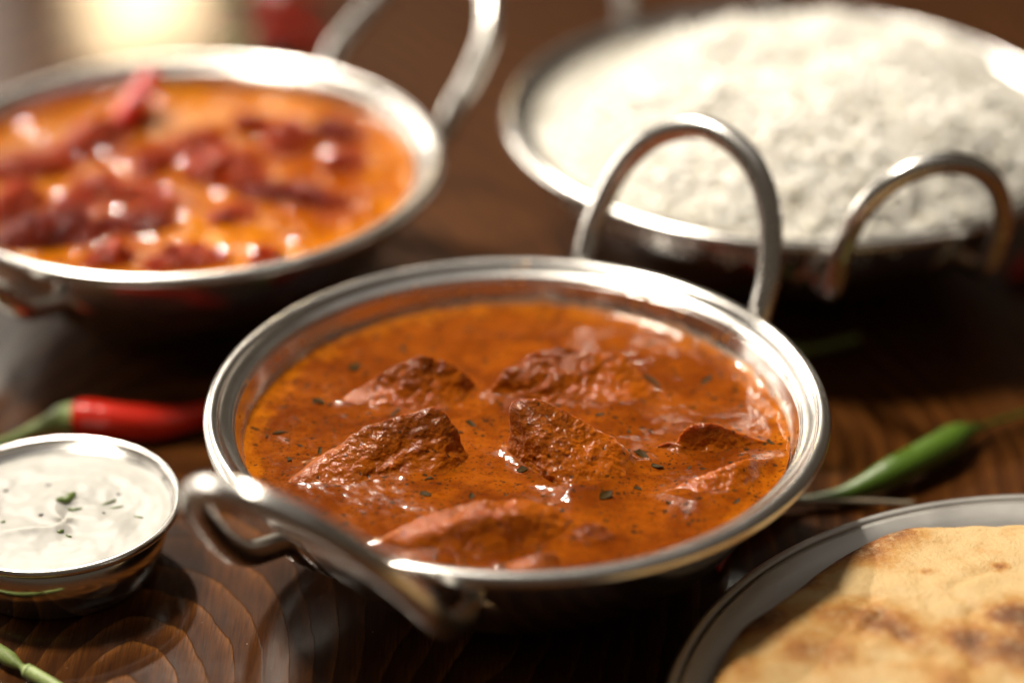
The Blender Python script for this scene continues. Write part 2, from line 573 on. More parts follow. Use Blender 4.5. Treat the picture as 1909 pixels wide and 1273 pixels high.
def karahi(loc, label, k, inner, handles, group='steel karahi bowls', bead_k=1.0):
    """k scales the radius; handles = (azimuth deg, tilt deg, o0, z0, width scale, height scale)"""
    root = empty('karahi_bowl', loc, label, 'bowl', group)
    outer = catmull([(0.0, 0.02), (2.3, 0.0), (3.0, 0.08), (4.4, 0.75), (5.6, 1.75), (6.4, 2.75), (6.92, 3.75), (7.10, 4.22)], 8)
    inn = catmull([(6.98, 4.30), (6.90, 4.0), (6.78, 3.7), (6.25, 2.75), (5.45, 1.82), (4.3, 0.88), (2.9, 0.22), (2.2, 0.14), (0.0, 0.14)], 8)
    prof = np.vstack([outer, inn]) * [k, 1]
    V, F, mi = lathe(prof, 192, mats=[0] * len(outer) + [1] * len(inn))
    link('body', mesh('body', V, F, [M['steel_out'], inner], midx=mi), root)
    # rolled lip: flat sloping flange and a round outer bead
    rp = [(7.00, 4.33), (7.02, 4.40), (7.10, 4.43), (7.36, 4.52)]
    cx, cz, br = 7.545, 4.48, 0.205 * bead_k
    for a in np.linspace(150, -165, 16):
        rp.append((cx + br * math.cos(R(a)), cz + br * math.sin(R(a))))
    rp += [(7.30, 4.36), (7.12, 4.26)]
    V, F, mi = lathe(np.array(rp) * [k, 1], 192, closed=True)
    link('rim', mesh('rim', V, F, M['steel_rim']), root)
    for (az, tilt, o0, z0, ws, hs) in handles:
        az, tilt = R(az), R(tilt)
        o = np.array([math.sin(az), math.cos(az), 0])
        t = np.array([math.cos(az), -math.sin(az), 0])
        up = math.cos(tilt) * np.array([0, 0, 1]) + math.sin(tilt) * o
        half = [(2.86, 0.55), (2.80, 1.4), (2.45, 2.8), (1.8, 3.85), (1.0, 4.45)]
        base = o * o0 + np.array([0, 0, z0])

        def wall(tt, z):
            rr = np.interp(z, outer[:, 1], outer[:, 0]) * k
            return math.sqrt(rr * rr - tt * tt)
        side = []
        tw = 2.60 * ws
        for (tt, z, d) in ((tw - .25, 2.15, .06), (tw - .12, 2.7, .12), (tw, 3.15, .26)):
            side.append(t * tt + o * (wall(tt, z) + d) + np.array([0, 0, z]))
        side.append(t * (2.78 * ws) + o * (o0 - .42) + np.array([0, 0, 3.52]))
        side += [base + t * (a * ws) + up * (b * ws * hs) for a, b in half]
        top = base + up * (4.7 * ws * hs)

        def mirror(q):
            return q - 2 * t * (q @ t)
        path = [mirror(q) for q in side] + [top] + side[::-1]
        path = catmull(path, 9)
        m = len(path)
        s = np.minimum(np.arange(m), np.arange(m)[::-1])
        rad = np.interp(s, [0, 8, 18, 30], [0.15, 0.22, 0.30, 0.33]) * (0.5 + 0.5 * ws)
        V, F = tube(path, rad, 18)
        h = link('handle', mesh('handle', V, F, M['steel_wire']), root)
        # leaf shaped pads where the wire is welded to the wall
        for sg in (-1, 1):
            pv, pf = [], []
            nu, nv = 9, 13
            for layer in (0, 1):
                for i in range(nu):
                    for j in range(nv):
                        vv = j / (nv - 1)
                        wd = 0.60 * math.sin(math.pi * (0.10 + 0.86 * vv)) ** 0.7
                        tt = sg * (tw - .30 + .30 * vv) + (i / (nu - 1) * 2 - 1) * wd
                        z = 1.65 + 1.75 * vv
                        edge = 1 - abs(i / (nu - 1) * 2 - 1) ** 4
                        d = 0.015 + (0.11 * edge if layer else -0.05)
                        q = t * tt + o * (wall(tt, z) + d) + np.array([0, 0, z])
                        pv.append(q)
            L = nu * nv
            for i in range(nu - 1):
                for j in range(nv - 1):
                    a, b, c_, d_ = i * nv + j, (i + 1) * nv + j, (i + 1) * nv + j + 1, i * nv + j + 1
                    pf.append((a, d_, c_, b))
                    pf.append((L + a, L + b, L + c_, L + d_))
            ring = [i * nv for i in range(nu)] + [(nu - 1) * nv + j for j in range(1, nv)] + [i * nv + nv - 1 for i in range(nu - 2, -1, -1)] + [j for j in range(nv - 2, 0, -1)]
            for a, b in zip(ring, ring[1:] + ring[:1]):
                pf.append((a, b, L + b, L + a))
            link('pad', mesh('pad', pv, pf, M['steel_wire']), h)
    return root


main = karahi((0, 0, 0), 'shiny steel karahi bowl in the centre holding brown meat curry', 1.0, M['steel_in_main'],
              [(32.5, 24, 7.7, 4.3, .96, .98), (211, 36, 8.0, 3.8, 1.0, 1.06)])
LB = (-9.88, 14.11, 0)
left = karahi(LB, 'steel karahi bowl at far left filled with orange oily curry', 1.0, M['steel_in_left'],
              [(46, 48, 8.0, 4.3, 1, 1), (226, 40, 8.0, 3.9, 1, 1)])
RB = (8.45, 17.25, 0)
rice_bowl = karahi(RB, 'large steel karahi bowl heaped with white rice', 8.85 / 7.75, M['steel_in'],
                   [(-14, 20, 9.2, 4.2, .9, .85), (164, 13, 9.45, 4.3, .83, .87)])


# ------------------------------------------------------------------ curry in the centre bowl
SZ = 3.66
CH = dict(
    A=[(-5.4, -2.12, 3.7), (-4.77, -1.39, 3.95), (-3.59, -1.03, 4.6), (-3.45, -1.01, 4.7), (-2.6, -0.89, 4.9), (-2.15, -0.73, 5.0), (-1.78, -0.76, 4.85),
       (-1.24, -1.06, 3.6), (-2.0, -2.05, 3.55), (-4.2, -2.45, 3.55)],
    B=[(-4.56, 1.65, 3.6), (-3.61, 2.12, 4.3), (-2.64, 2.21, 4.75), (-1.69, 2.25, 4.65), (-1.01, 2.43, 3.7), (-1.41, 1.42, 3.6), (-3.31, 1.16, 3.55)],
    C=[(-0.75, 2.0, 4.1), (-0.6, 2.08, 4.4), (0.36, 2.42, 4.65), (2.7, 2.74, 4.6), (3.59, 2.06, 3.7), (2.93, 1.02, 3.5), (-0.46, 1.72, 3.5)],
    D=[(-0.24, -0.79, 5.1), (-0.08, -0.82, 5.3), (0.6, -0.79, 5.25), (1.52, -0.98, 4.85), (2.42, -1.49, 4.3), (3.16, -1.45, 3.6), (-0.14, -0.95, 3.55),
       (1.23, -2.9, 3.55), (1.94, -2.85, 3.55), (1.04, -1.50, 4.75), (1.49, -2.1, 4.3)],
    E=[(3.9, -0.69, 3.6), (4.1, -0.69, 4.35), (4.69, -0.61, 4.5), (6.2, -0.43, 3.7), (5.53, -0.83, 3.55), (4.33, -0.93, 3.55)],
    K=[(3.40, -0.75, 3.6), (3.75, -0.78, 4.0), (4.05, -0.9, 3.95), (4.1, -1.1, 3.6)],
    F=[(3.29, -2.85, 3.6), (4.33, -2.4, 4.0), (5.44, -2.15, 4.32), (5.9, -1.75, 4.1), (6.35, -1.3, 3.7), (5.61, -2.85, 3.5), (4.27, -3.5, 3.5)],
    G=[(-3.36, -4.87, 3.7), (-2.55, -4.61, 4.0), (-2.05, -4.40, 4.25), (-0.96, -4.0, 4.42), (0.72, -3.98, 4.25), (1.5, -4.2, 3.6), (0.25, -4.75, 4.40), (-0.78, -4.95, 4.42),
       (-1.5, -5.05, 4.28), (-2.6, -5.1, 3.9), (-0.8, -5.3, 3.5), (0.75, -5.1, 3.5), (-2.2, -5.3, 3.5)],
    H=[(1.13, -4.62, 3.65), (1.5, -4.56, 4.12), (2.01, -4.59, 4.12), (2.17, -4.66, 3.7), (1.69, -4.95, 3.6)],
    I=[(-0.25, -5.9, 3.7), (0.45, -5.8, 4.08), (0.86, -5.85, 4.1), (1.0, -6.1, 3.6), (0.1, -6.3, 3.6)],
    J=[(0.0, 2.9, 3.7), (0.23, 3.09, 4.35), (1.06, 3.34, 4.35), (1.9, 3.37, 4.25), (2.2, 3.2, 3.7), (1.0, 2.7, 3.7)],
)
LABEL = dict(
    A='dark brown meat chunk with a long ragged ridge, left of centre in the curry',
    B='low rounded brown meat chunk at the back left of the curry',
    C='flat topped reddish meat slab at the back middle of the curry',
    D='tall pointed meat chunk standing up in the middle of the curry',
    E='small knobbly meat piece near the right wall of the bowl',
    K='tiny crumb of meat touching the left side of the knobbly right piece',
    F='sauce coated ridge of meat by the front right wall of the bowl',
    G='broad glistening meat chunk with dark underside at the front of the curry',
    H='small orange glistening nub of meat right of the broad front chunk',
    I='small red meat shred at the very front rim of the curry',
    J='pink blurred meat piece behind the flat topped slab',
)


def hull2(P):
    P = sorted(set((round(a, 4), round(b, 4)) for a, b in P))

    def half(pts):
        o = []
        for q in pts:
            while len(o) > 1 and (o[-1][0] - o[-2][0]) * (q[1] - o[-2][1]) - (o[-1][1] - o[-2][1]) * (q[0] - o[-2][0]) <= 0:
                o.pop()
            o.append(q)
        return o[:-1]
    return np.array(half(P) + half(P[::-1]))


def dist_hull(X, Y, H):
    """signed distance (negative inside) from points to a convex polygon"""
    d2 = np.full(X.shape, 1e9)
    inside = np.ones(X.shape, bool)
    for a, b in zip(H, np.roll(H, -1, axis=0)):
        e = b - a
        tt = np.clip(((X - a[0]) * e[0] + (Y - a[1]) * e[1]) / (e @ e), 0, 1)
        d2 = np.minimum(d2, (X - a[0] - tt * e[0]) ** 2 + (Y - a[1] - tt * e[1]) ** 2)
        inside &= (e[0] * (Y - a[1]) - e[1] * (X - a[0])) >= 0
    d = np.sqrt(d2)
    return np.where(inside, -d, d)


HULLS = {k: hull2([(x, y) for x, y, z in P]) for k, P in CH.items()}
AMP = dict(A=.06, B=.05, C=.12, D=.20, E=.09, K=.07, F=.13, G=.12, H=.1, I=.1, J=.1)


def fbm(X, Y, freq, seed, oct=3):
    out = np.zeros(X.size)
    xs, ys = X.ravel(), Y.ravel()
    for i in range(X.size):
        out[i] = mn.fractal(Vector((xs[i] * freq + seed, ys[i] * freq, seed * .7)), 1.0, 2.0, oct)
    return out.reshape(X.shape)


def sauce_z(X, Y, rad):
    z = np.full(X.shape, SZ)
    for k, Hh in HULLS.items():
        d = dist_hull(X, Y, Hh)
        z += AMP[k] * np.exp(-np.maximum(d + .12, 0) / 0.38)
    # smooth drowned ridges between the pieces
    for (x, y, r, a) in ((4.9, -3.3, .9, .10), (1.6, -3.4, .8, .12), (5.9, -1.6, .7, .14), (-2.6, -2.6, 1.0, .10), (-1.0, -3.6, 1.2, .10), (2.4, 0.7, .9, .08), (-4.6, 2.8, .8, .05)):
        z += a * np.exp(-((X - x) ** 2 + (Y - y) ** 2) / r ** 2)
    rr = np.sqrt(X * X + Y * Y)
    z += 0.06 * np.exp(-(rad - rr) / 0.12)
    return z


def disc(rad_fn, nr, na, zfn, bottom):
    """closed volume: wavy top, wall going down inside the bowl, bottom cap"""
    a = np.linspace(0, 2 * np.pi, na, endpoint=False)
    u = np.linspace(0, 1, nr) ** 0.8
    rad = rad_fn(a)
    X = (u[:, None] * rad) * np.cos(a)
    Y = (u[:, None] * rad) * np.sin(a)
    X[0], Y[0] = 0, 0
    Z = zfn(X, Y)
    V = [np.stack([X, Y, Z], -1).reshape(-1, 3)]
    for (rb, zb) in bottom:
        V.append(np.c_[rb * np.cos(a), rb * np.sin(a), np.full(na, zb)])
    V = np.vstack(V)
    m = nr + len(bottom)
    k = np.arange(na)
    F = [np.c_[i * na + k, (i + 1) * na + k, (i + 1) * na + (k + 1) % na, i * na + (k + 1) % na] for i in range(m - 1)]
    F = np.vstack(F)[:, ::-1]
    return V, F[:, ::-1]


M['splash'] = plain('dried_sauce_splash', (0.50, 0.20, 0.012), 0.25, 0.1, 0.3, 3)


def splashes(bowl, spots):
    # dried drops and drips of sauce on the flange and inner wall; spots = (angle deg, z, size, drip length)
    VV, FF, off = [], [], 0
    D, F = ICO[4]
    prof = np.array([(6.80, 3.7), (6.90, 4.0), (6.98, 4.30), (7.05, 4.42), (7.36, 4.525), (7.48, 4.67)])
    for (a, z, sz, dr) in spots:
        a = R(a)
        r = np.interp(z, prof[:, 1], prof[:, 0])
        er, et = np.array([math.cos(a), math.sin(a), 0]), np.array([-math.sin(a), math.cos(a), 0])
        rim = z > 4.42
        nrm = (np.array([0, 0, 1.0]) if rim else -er * .97 + np.array([0, 0, .2]))
        tz = (er if rim else np.array([0, 0, 1.0]))
        w = 1 + .25 * np.sin(D[:, 0] * 5 + a * 9)
        V = er * r + np.array([0, 0, z]) + (D[:, :1] * sz * w[:, None]) * et + (D[:, 1:2] * sz * w[:, None] * (1 + dr)) * tz + (D[:, 2:] * sz * .28) * nrm
        VV.append(V)
        FF.append(F + off)
        off += len(D)
    tag(link('sauce_splash', mesh('sauce_splash', np.vstack(VV), np.vstack(FF), M['splash']), bowl), kind='stuff')


srng = random.Random(3)
splashes(main, [(88, 4.60, .09, .2), (90, 4.5, .05, 0), (60, 4.3, .06, .8)] + [(srng.gauss(95, 75), srng.uniform(3.78, 4.38), srng.uniform(.02, .065), srng.uniform(0, 1.4)) for _ in range(46)])
splashes(left, [(251, 4.62, .10, .1), (253.5, 4.60, .08, .1), (257, 4.6, .11, .1), (262, 4.55, .05, 0)] + [(srng.gauss(60, 60), srng.uniform(4.0, 4.38), srng.uniform(.03, .09), srng.uniform(0, 1.2)) for _ in range(30)])


def curry_main():
    rad = 6.80

    def zf(X, Y):
        return sauce_z(X, Y, rad) + 0.022 * fbm(X, Y, 1.1, 3.3) + 0.007 * fbm(X, Y, 5.0, 8.1, 2)
    V, F = disc(lambda a: rad - 0.015 + 0 * a, 130, 360, zf, [(6.1, 2.75), (4.2, 1.0), (2.0, 0.24), (0.01, 0.24)])
    so = link('curry_sauce', mesh('curry_sauce', V, F, M['gravy']))
    tag(so, 'glossy orange brown curry sauce filling the centre steel bowl', 'sauce')
    for k, P in CH.items():
        c = np.mean(np.array(P)[:, :2], axis=0)
        low = [(c[0] + (x - c[0]) * .8, c[1] + (y - c[1]) * .8, 2.7) for x, y, z in P]
        big = k in 'ABCDG'
        P2 = [(c[0] + (x - c[0]) * 1.05, c[1] + (y - c[1]) * 1.05, z + .03) for x, y, z in P]
        V, F, c = rock(P2 + low, 7 if big else 6, p=dict(A=22, D=24, G=16).get(k, 11), amp=dict(C=.15, B=.15, G=.13).get(k, .11) if big else 0.06, freq=1.0, seed=ord(k) % 11 + 1,
                       fine=0.035, ffreq=3.8, fib=0.028, fang=dict(A=.5, B=.9, C=1.2, D=-.9, G=.3).get(k, .4))
        # a skirt where the sauce clings to the foot of the piece
        hz = V[:, 2] - SZ
        fl = 0.16 * np.exp(-np.clip(hz, 0, 9) / .20) * (hz > -.5)
        dd = V[:, :2] - c[:2]
        V[:, :2] += dd / np.maximum(np.linalg.norm(dd, axis=1)[:, None], .05) * fl[:, None]
        me = mesh('meat_chunk', V - c, F, M['meat'])
        top = V[:, 2].max()
        cl = 1.10 - 1.05 * np.clip(hz / max(top - SZ, .2), 0, 1) ** .8
        cl += dict(C=.55, D=.40, F=.55, B=.25, H=.5, G=.3).get(k, 0.0) * np.clip((V[:, 0] - c[0]) / (np.ptp(V[:, 0]) * .5) + (.5 if k in 'F' else 0), -.5, 1)
        cl += dict(G=.35, F=.3, D=.12, C=.1).get(k, 0)
        me.attributes.new('sauce', 'FLOAT', 'POINT').data.foreach_set('value', cl.astype(np.float32))
        o = link('meat_chunk', me, None, c)
        tag(o, LABEL[k], 'meat', 'meat chunks in the centre curry')
    # herb flecks lying on the sauce
    protos = []
    for i in range(6):
        n = 9
        a = np.linspace(0, 2 * np.pi, n, endpoint=False)
        el = random.uniform(.35, .8)
        rr = 1 + .35 * rng.normal(size=n).clip(-1, 1)
        top = np.c_[np.cos(a) * rr, np.sin(a) * rr * el, .10 * np.cos(a * 2 + i) + .08]
        bot = top - [0, 0, .12]
        V = np.vstack([top, bot, [[0, 0, .2]], [[0, 0, -.05]]])
        F = []
        for j in range(n):
            q = (j + 1) % n
            F += [(j, q, n + q), (j, n + q, n + j), (2 * n, j, q), (2 * n + 1, n + q, n + j)]
        protos.append(mesh('herb_fleck', V, F, M['herb']))
    spots = [(-3.1, 1.0, .20), (0.15, -1.75, .22), (2.7, -1.0, .30), (3.1, -1.15, .26), (2.1, -3.05, .3), (5.6, -.3, .22), (5.2, -3.3, .18), (-5.9, .1, .22), (-4.2, 3.4, .26),
             (-3.0, 4.3, .22), (6.3, -1.4, .18), (3.5, 2.6, .28), (2.9, 2.95, .26), (4.9, 2.7, .24), (-1.1, 0.4, .22), (-1.6, .1, .2), (-2.2, -2.9, .16), (-1.1, -3.0, .18),
             (5.5, -1.95, .2), (2.9, -1.65, .22), (3.4, -1.6, .22), (-5.0, 1.6, .2), (-5.4, 2.4, .18)]
    while len(spots) < 120:
        r, a = 6.5 * math.sqrt(random.random()), random.uniform(0, 2 * math.pi)
        spots.append((r * math.cos(a), r * math.sin(a), random.uniform(.05, .13)))
    for (x, y, s) in spots:
        X, Y = np.array([x]), np.array([y])
        if any(dist_hull(X, Y, Hh)[0] < 0.03 for Hh in HULLS.values()):
            continue
        z = float(sauce_z(X, Y, rad)[0])
        f = link('herb_fleck', random.choice(protos), so, (x, y, z + 0.015))
        f.scale = (s * random.uniform(.7, 1.3), s * random.uniform(.5, 1), s * .5)
        f.rotation_euler = (random.uniform(-.2, .2), random.uniform(-.2, .2), random.uniform(0, 6.3))


curry_main()


# ------------------------------------------------------------------ orange curry at the left
def curry_left():
    rad = 6.86
    cx, cy = LB[0], LB[1]

    def zf(X, Y):
        return 3.95 + 0.05 * fbm(X, Y, .9, 5.5) + 0.02 * fbm(X, Y, 3.0, 2.2, 2) + 0.05 * np.exp(-(rad - np.sqrt(X * X + Y * Y)) / .12)
    V, F = disc(lambda a: rad - 0.01 + 0 * a, 70, 240, zf, [(6.1, 2.75), (4.2, 1.0), (2.0, 0.24), (0.01, 0.24)])
    so = link('orange_curry_sauce', mesh('orange_curry_sauce', V, F, M['oily_gravy']), None, (cx, cy, 0))
    tag(so, 'bright orange oily curry sauce in the far left steel bowl', 'sauce')
    # x, y (world), length, width, height, turn, material
    pcs = [(-12.6, 17.0, 3.6, 1.1, .75, 48, 'meat_red', 'long pink glazed piece at the back left of the orange curry'),
           (-14.4, 14.6, 2.6, 1.2, .7, 20, 'meat_red', 'glazed piece by the left wall of the orange curry'),
           (-14.6, 12.2, 2.2, 1.2, .8, 60, 'meat_red', 'stubby glazed piece in the left part of the orange curry'),
           (-13.2, 10.3, 2.8, 1.5, .95, 10, 'meat_dark', 'dark maroon piece at the front left of the orange curry'),
           (-11.9, 13.2, 2.6, 1.1, .65, -15, 'meat_red', 'glazed piece left of the middle of the orange curry'),
           (-9.6, 16.3, 2.0, 1.2, .7, 40, 'meat_red', 'glazed piece behind the middle of the orange curry'),
           (-8.6, 14.3, 2.6, 1.5, .95, -30, 'meat_red', 'large pink glistening piece in the middle of the orange curry'),
           (-6.9, 16.6, 1.6, 1.3, .9, 75, 'meat_red', 'upright glazed piece at the back right of the orange curry'),
           (-6.6, 12.9, 3.2, 1.1, .6, -12, 'meat_dark', 'long dark red piece at the right of the orange curry'),
           (-9.3, 8.75, 2.2, 1.0, .65, 15, 'meat_red', 'glazed piece against the front rim of the orange curry'),
           (-11.0, 11.0, 2.6, 1.0, .5, 5, 'meat_dark', 'half sunk dark piece at the front of the orange curry'),
           (-10.2, 12.0, 1.2, .9, .5, 60, 'meat_red', 'small glazed lump between the dark front piece and the middle'),
           (-5.6, 17.3, 1.8, 1.0, .6, -40, 'meat_dark', 'small dark piece near the back right wall of the orange curry'),
           (-7.0, 8.9, 1.0, .8, .45, 0, 'meat_red', 'tiny glazed nub near the front right rim of the orange curry'),
           (-12.9, 12.0, 1.3, .9, .6, 35, 'meat_red', 'small red lump between the left wall piece and the dark maroon piece'),
           (-8.0, 17.6, 1.6, .9, .7, -20, 'meat_red', 'small red lump near the back wall of the orange curry'),
           (-10.9, 14.9, 1.5, 1.0, .7, 70, 'meat_red', 'short red piece left of the large pink middle piece'),
           (-5.2, 15.0, 1.4, .8, .5, 10, 'meat_red', 'small red sliver by the right wall of the orange curry'),
           (-11.3, 8.9, 1.6, .9, .6, 25, 'meat_red', 'short red piece at the front left rim of the orange curry'),
           (-8.2, 11.6, 1.3, .9, .5, 20, 'meat_red', 'small glazed lump right of the front of the orange curry')]
    for i, (x, y, L, W, H, t, m, lab) in enumerate(pcs):
        lr = random.Random(i + 5)
        P = []
        for a in np.linspace(0, 2 * np.pi, 8, endpoint=False):
            for (f, z) in ((1, -.35), (.95, .15), (.45, .9)):
                P.append((1.45 * L / 2 * math.cos(a) * f * lr.uniform(.85, 1.1), 1.5 * W / 2 * math.sin(a) * f * lr.uniform(.8, 1.15), z * H * lr.uniform(.8, 1.15)))
        P.append((lr.uniform(-.3, .3) * L, 0, H * 1.1))
        V, F, c = rock(P, 5, p=12, amp=.12, freq=1.5, seed=i + 20, fine=.06, ffreq=4.0)
        a = R(t)
        V = V @ np.array([[math.cos(a), math.sin(a), 0], [-math.sin(a), math.cos(a), 0], [0, 0, 1]])
        o = link('curry_piece', mesh('curry_piece', V, F, M[m]), None, (x, y, 3.86))
        tag(o, lab, 'meat', 'glazed pieces in the orange curry')
    P = catmull([(-12.2, 17.2, 4.2), (-11.7, 18.1, 4.75), (-11.4, 18.9, 5.0), (-11.2, 19.4, 4.75)], 8)
    V, F = tube(P, np.interp(np.arange(len(P)), [0, 8, 18, 24], [.34, .42, .34, .07]), 14)
    tag(link('chili_pod', mesh('chili_pod', V, F, M['chili'])), 'bright red chilli tip leaning on the back wall of the orange curry bowl', 'chilli')


curry_left()


# ------------------------------------------------------------------ rice
def rice():
    k = 8.85 / 7.75
    cx, cy = RB[0], RB[1]
    rad = 6.85 * k

    def mound(X, Y):
        x0, y0 = 0.75, -0.55
        r = np.sqrt((X - x0) ** 2 + (Y - y0) ** 2)
        z = 3.7 + 2.7 * np.clip(1 - (r / 7.45) ** 3.2, 0, 1) ** 0.9
        return z

    def zf(X, Y):
        z = mound(X, Y)
        lump = 0.34 * fbm(X, Y, .45, 2.2, 3) + 0.12 * fbm(X, Y, 1.15, 7.7, 2)
        return np.maximum(z + lump * np.clip((z - 3.3) / 1.2, .3, 1), 3.0) - 0.06
    V, F = disc(lambda a: rad - .03 + 0 * a, 60, 160, zf, [(6.1 * k, 2.6), (4.2 * k, 1.0), (2.0, .24), (.01, .24)])
    base = link('rice_mound', mesh('rice_mound', V, F, M['rice_base']), None, (cx, cy, 0))
    tag(base, 'heap of fluffy white boiled rice in the large steel bowl', 'rice')
    # grains: one mesh, thousands of tapered grains
    nseg, nring = 6, 5
    g = []
    for j in range(nring):
        t = j / (nring - 1)
        rr = [0.30, 0.86, 1.0, 0.88, 0.34][j]
        for i in range(nseg):
            a = 2 * np.pi * i / nseg
            g.append(((t - .5) * 2, rr * math.cos(a), rr * math.sin(a)))
    g = np.array(g)
    gf = [(j * nseg + i, j * nseg + (i + 1) % nseg, (j + 1) * nseg + (i + 1) % nseg, (j + 1) * nseg + i) for j in range(nring - 1) for i in range(nseg)]
    gf = np.array(gf + [(0, 5, 4, 1), (1, 4, 3, 2), (24, 25, 28, 29), (25, 26, 27, 28)])
    N = 12000
    r = rad * np.sqrt(rng.random(N)) * .995
    a = rng.random(N) * 2 * np.pi
    X, Y = r * np.cos(a), r * np.sin(a)
    Z = zf(X, Y)
    keep = Z > 3.2
    X, Y, Z = X[keep], Y[keep], Z[keep]
    N = len(X)
    e = .05
    zx = (mound(X + e, Y) - mound(X - e, Y)) / (2 * e)
    zy = (mound(X, Y + e) - mound(X, Y - e)) / (2 * e)
    nrm = np.c_[-zx, -zy, np.ones(N)]
    nrm /= np.linalg.norm(nrm, axis=1)[:, None]
    d = rng.normal(size=(N, 3))
    d -= (d * nrm).sum(1)[:, None] * nrm * rng.uniform(.1, 1.0, N)[:, None]
    d /= np.linalg.norm(d, axis=1)[:, None]
    s = np.cross(d, nrm)
    s /= np.linalg.norm(s, axis=1)[:, None]
    u = np.cross(s, d)
    ln = rng.uniform(.33, .50, N)
    th = rng.uniform(.095, .13, N)
    C = np.c_[X, Y, Z] + nrm * rng.uniform(-.10, .22, N)[:, None]
    bend = rng.normal(size=N) * .06
    V = C[:, None, :] + g[None, :, 0:1] * (ln[:, None, None] * d[:, None, :]) + g[None, :, 1:2] * (th[:, None, None] * s[:, None, :]) \
        + (g[None, :, 2:3] * th[:, None, None] + (g[None, :, 0:1] ** 2) * bend[:, None, None]) * u[:, None, :]
    F = (gf[None] + (np.arange(N) * len(g))[:, None, None]).reshape(-1, 4)
    o = link('rice_grains', mesh('rice_grains', V.reshape(-1, 3), F, M['rice']), base)
    tag(o, None, None, None, 'stuff')


rice()


# ------------------------------------------------------------------ raita cup
def raita():
    cx, cy = -11.63, -0.40
    root = empty('sauce_cup', (cx, cy, 0), 'small round steel dip cup at the lower left full of white yogurt sauce', 'cup')
    prof = [(0, .06), (2.15, .06), (2.3, 0), (2.42, .03), (2.5, .14), (3.02, 1.78), (2.97, 1.80), (2.44, .17), (2.3, .1), (0, .1)]
    V, F, _ = lathe(prof, 128)
    link('body', mesh('body', V, F, M['steel_cup']), root)
    rp = [(3.00 + .0, 1.80)]
    rp = [(3.10 + .095 * math.cos(a), 1.86 + .11 * math.sin(a)) for a in np.linspace(0, 2 * np.pi, 12, endpoint=False)]
    V, F, _ = lathe(rp[::-1], 128, closed=True)
    link('rim', mesh('rim', V, F, M['steel_rim']), root)
    rad = 2.93

    def zf(X, Y):
        r = np.hypot(X, Y)
        sw = 0.07 * np.sin(3.0 * np.arctan2(Y + .5, X - .3) + 2.2 * np.hypot(X - .3, Y + .5)) * np.exp(-(np.hypot(X, Y) / 2.4) ** 2)
        dome = 0.12 * np.clip(1 - (r / rad) ** 2, 0, 1)
        ridge = 0.10 * np.exp(-((Y + .9 - .25 * X) / .16) ** 2) * np.exp(-((X + .6) / 1.0) ** 2) + 0.10 * np.exp(-((Y - .5 + .3 * X) / .2) ** 2) * np.exp(-((X - .2) / .7) ** 2)
        return 1.62 + dome + sw + ridge + .05 * fbm(X, Y, 1.3, 4.4)
    V, F = disc(lambda a: rad - .01 + 0 * a, 60, 128, zf, [(2.6, .8), (2.4, .2), (.01, .2)])
    so = link('yogurt_sauce', mesh('yogurt_sauce', V, F, M['raita']), None, (cx, cy, 0))
    tag(so, 'white yogurt sauce with swirls and chopped herbs in the steel cup', 'sauce')
    for (x, y, L, W, t, m) in ((.25, .35, .26, .14, 30, 'mint'), (.45, .05, .22, .07, -5, 'mint'), (1.45, .18, .22, .05, 8, 'mint'), (1.2, .3, .3, .035, 35, 'mint'), (2.1, -.22, .16, .05, -20, 'mint'),
                               (.28, -1.05, .11, .06, 20, 'mint'), (.5, -1.15, .1, .05, -30, 'mint'), (-.35, 1.15, .07, .06, 0, 'pepper_dot'), (1.5, .75, .06, .05, 0, 'pepper_dot'),
                               (-.3, -.25, .07, .05, 0, 'pepper_dot'), (1.25, -.2, .05, .05, 0, 'pepper_dot'), (-1.4, .9, .07, .06, 0, 'pepper_dot'), (-1.2, -.6, .07, .05, 40, 'mint')):
        n = 12
        a = np.linspace(0, 2 * np.pi, n, endpoint=False)
        rr = 1 + .18 * np.sin(a * 3 + x)
        top = np.c_[np.cos(a) * rr * L, np.sin(a) * rr * W, .035 + .05 * L * np.cos(2 * a)]
        V = np.vstack([top, top - [0, 0, .05], [[0, 0, .07]], [[0, 0, -.02]]])
        F = []
        for j in range(n):
            q = (j + 1) % n
            F += [(j, n + j, n + q, q), (2 * n, j, q), (2 * n + 1, n + q, n + j)]
        z = float(zf(np.array([x]), np.array([y]))[0])
        f = link('chopped_herb' if m == 'mint' else 'pepper_speck', mesh('chopped_herb', V, F, M[m]), so, (x, y, z - .028))
        f.rotation_euler = (.1, -.1, R(t))


raita()


# ------------------------------------------------------------------ chillies
def chili(label, stem, cal, body, mats, rb=.62, cat='chilli', tip=.05, rs=.13, prof=None):
    """stem / body centre lines in cm (world); the calyx joins them"""
    root = empty('chili_pepper', (*body[0][:2], 0), label, cat)
    off = np.array([body[0][0], body[0][1], 0])
    P = catmull(body, 12)
    s = np.linspace(0, 1, len(P))
    pr = prof or ([0, .03, .10, .25, .5, .75, .93, 1], [.70, .86, .97, 1, .86, .58, .28, tip / rb])
    rad = rb * np.interp(s, *pr) * (1 + .03 * np.sin(s * 17))
    V, F = tube(P, rad, 20)
    link('pod', mesh('pod', V - off, F, mats[0]), root)
    P = catmull(cal, 8)
    s = np.linspace(0, 1, len(P))
    V, F = tube(P, np.interp(s, [0, .35, .7, 1], [rs * 1.15, rb * .42, rb * .74, rb * .80]), 18)
    link('calyx', mesh('calyx', V - off, F, mats[1]), root)
    P = catmull(stem, 8)
    s = np.linspace(0, 1, len(P))
    V, F = tube(P, np.interp(s, [0, .06, 1], [rs * 1.25, rs * .95, rs * 1.1]), 12)
    link('stem', mesh('stem', V - off, F, mats[2]), root)
    return root


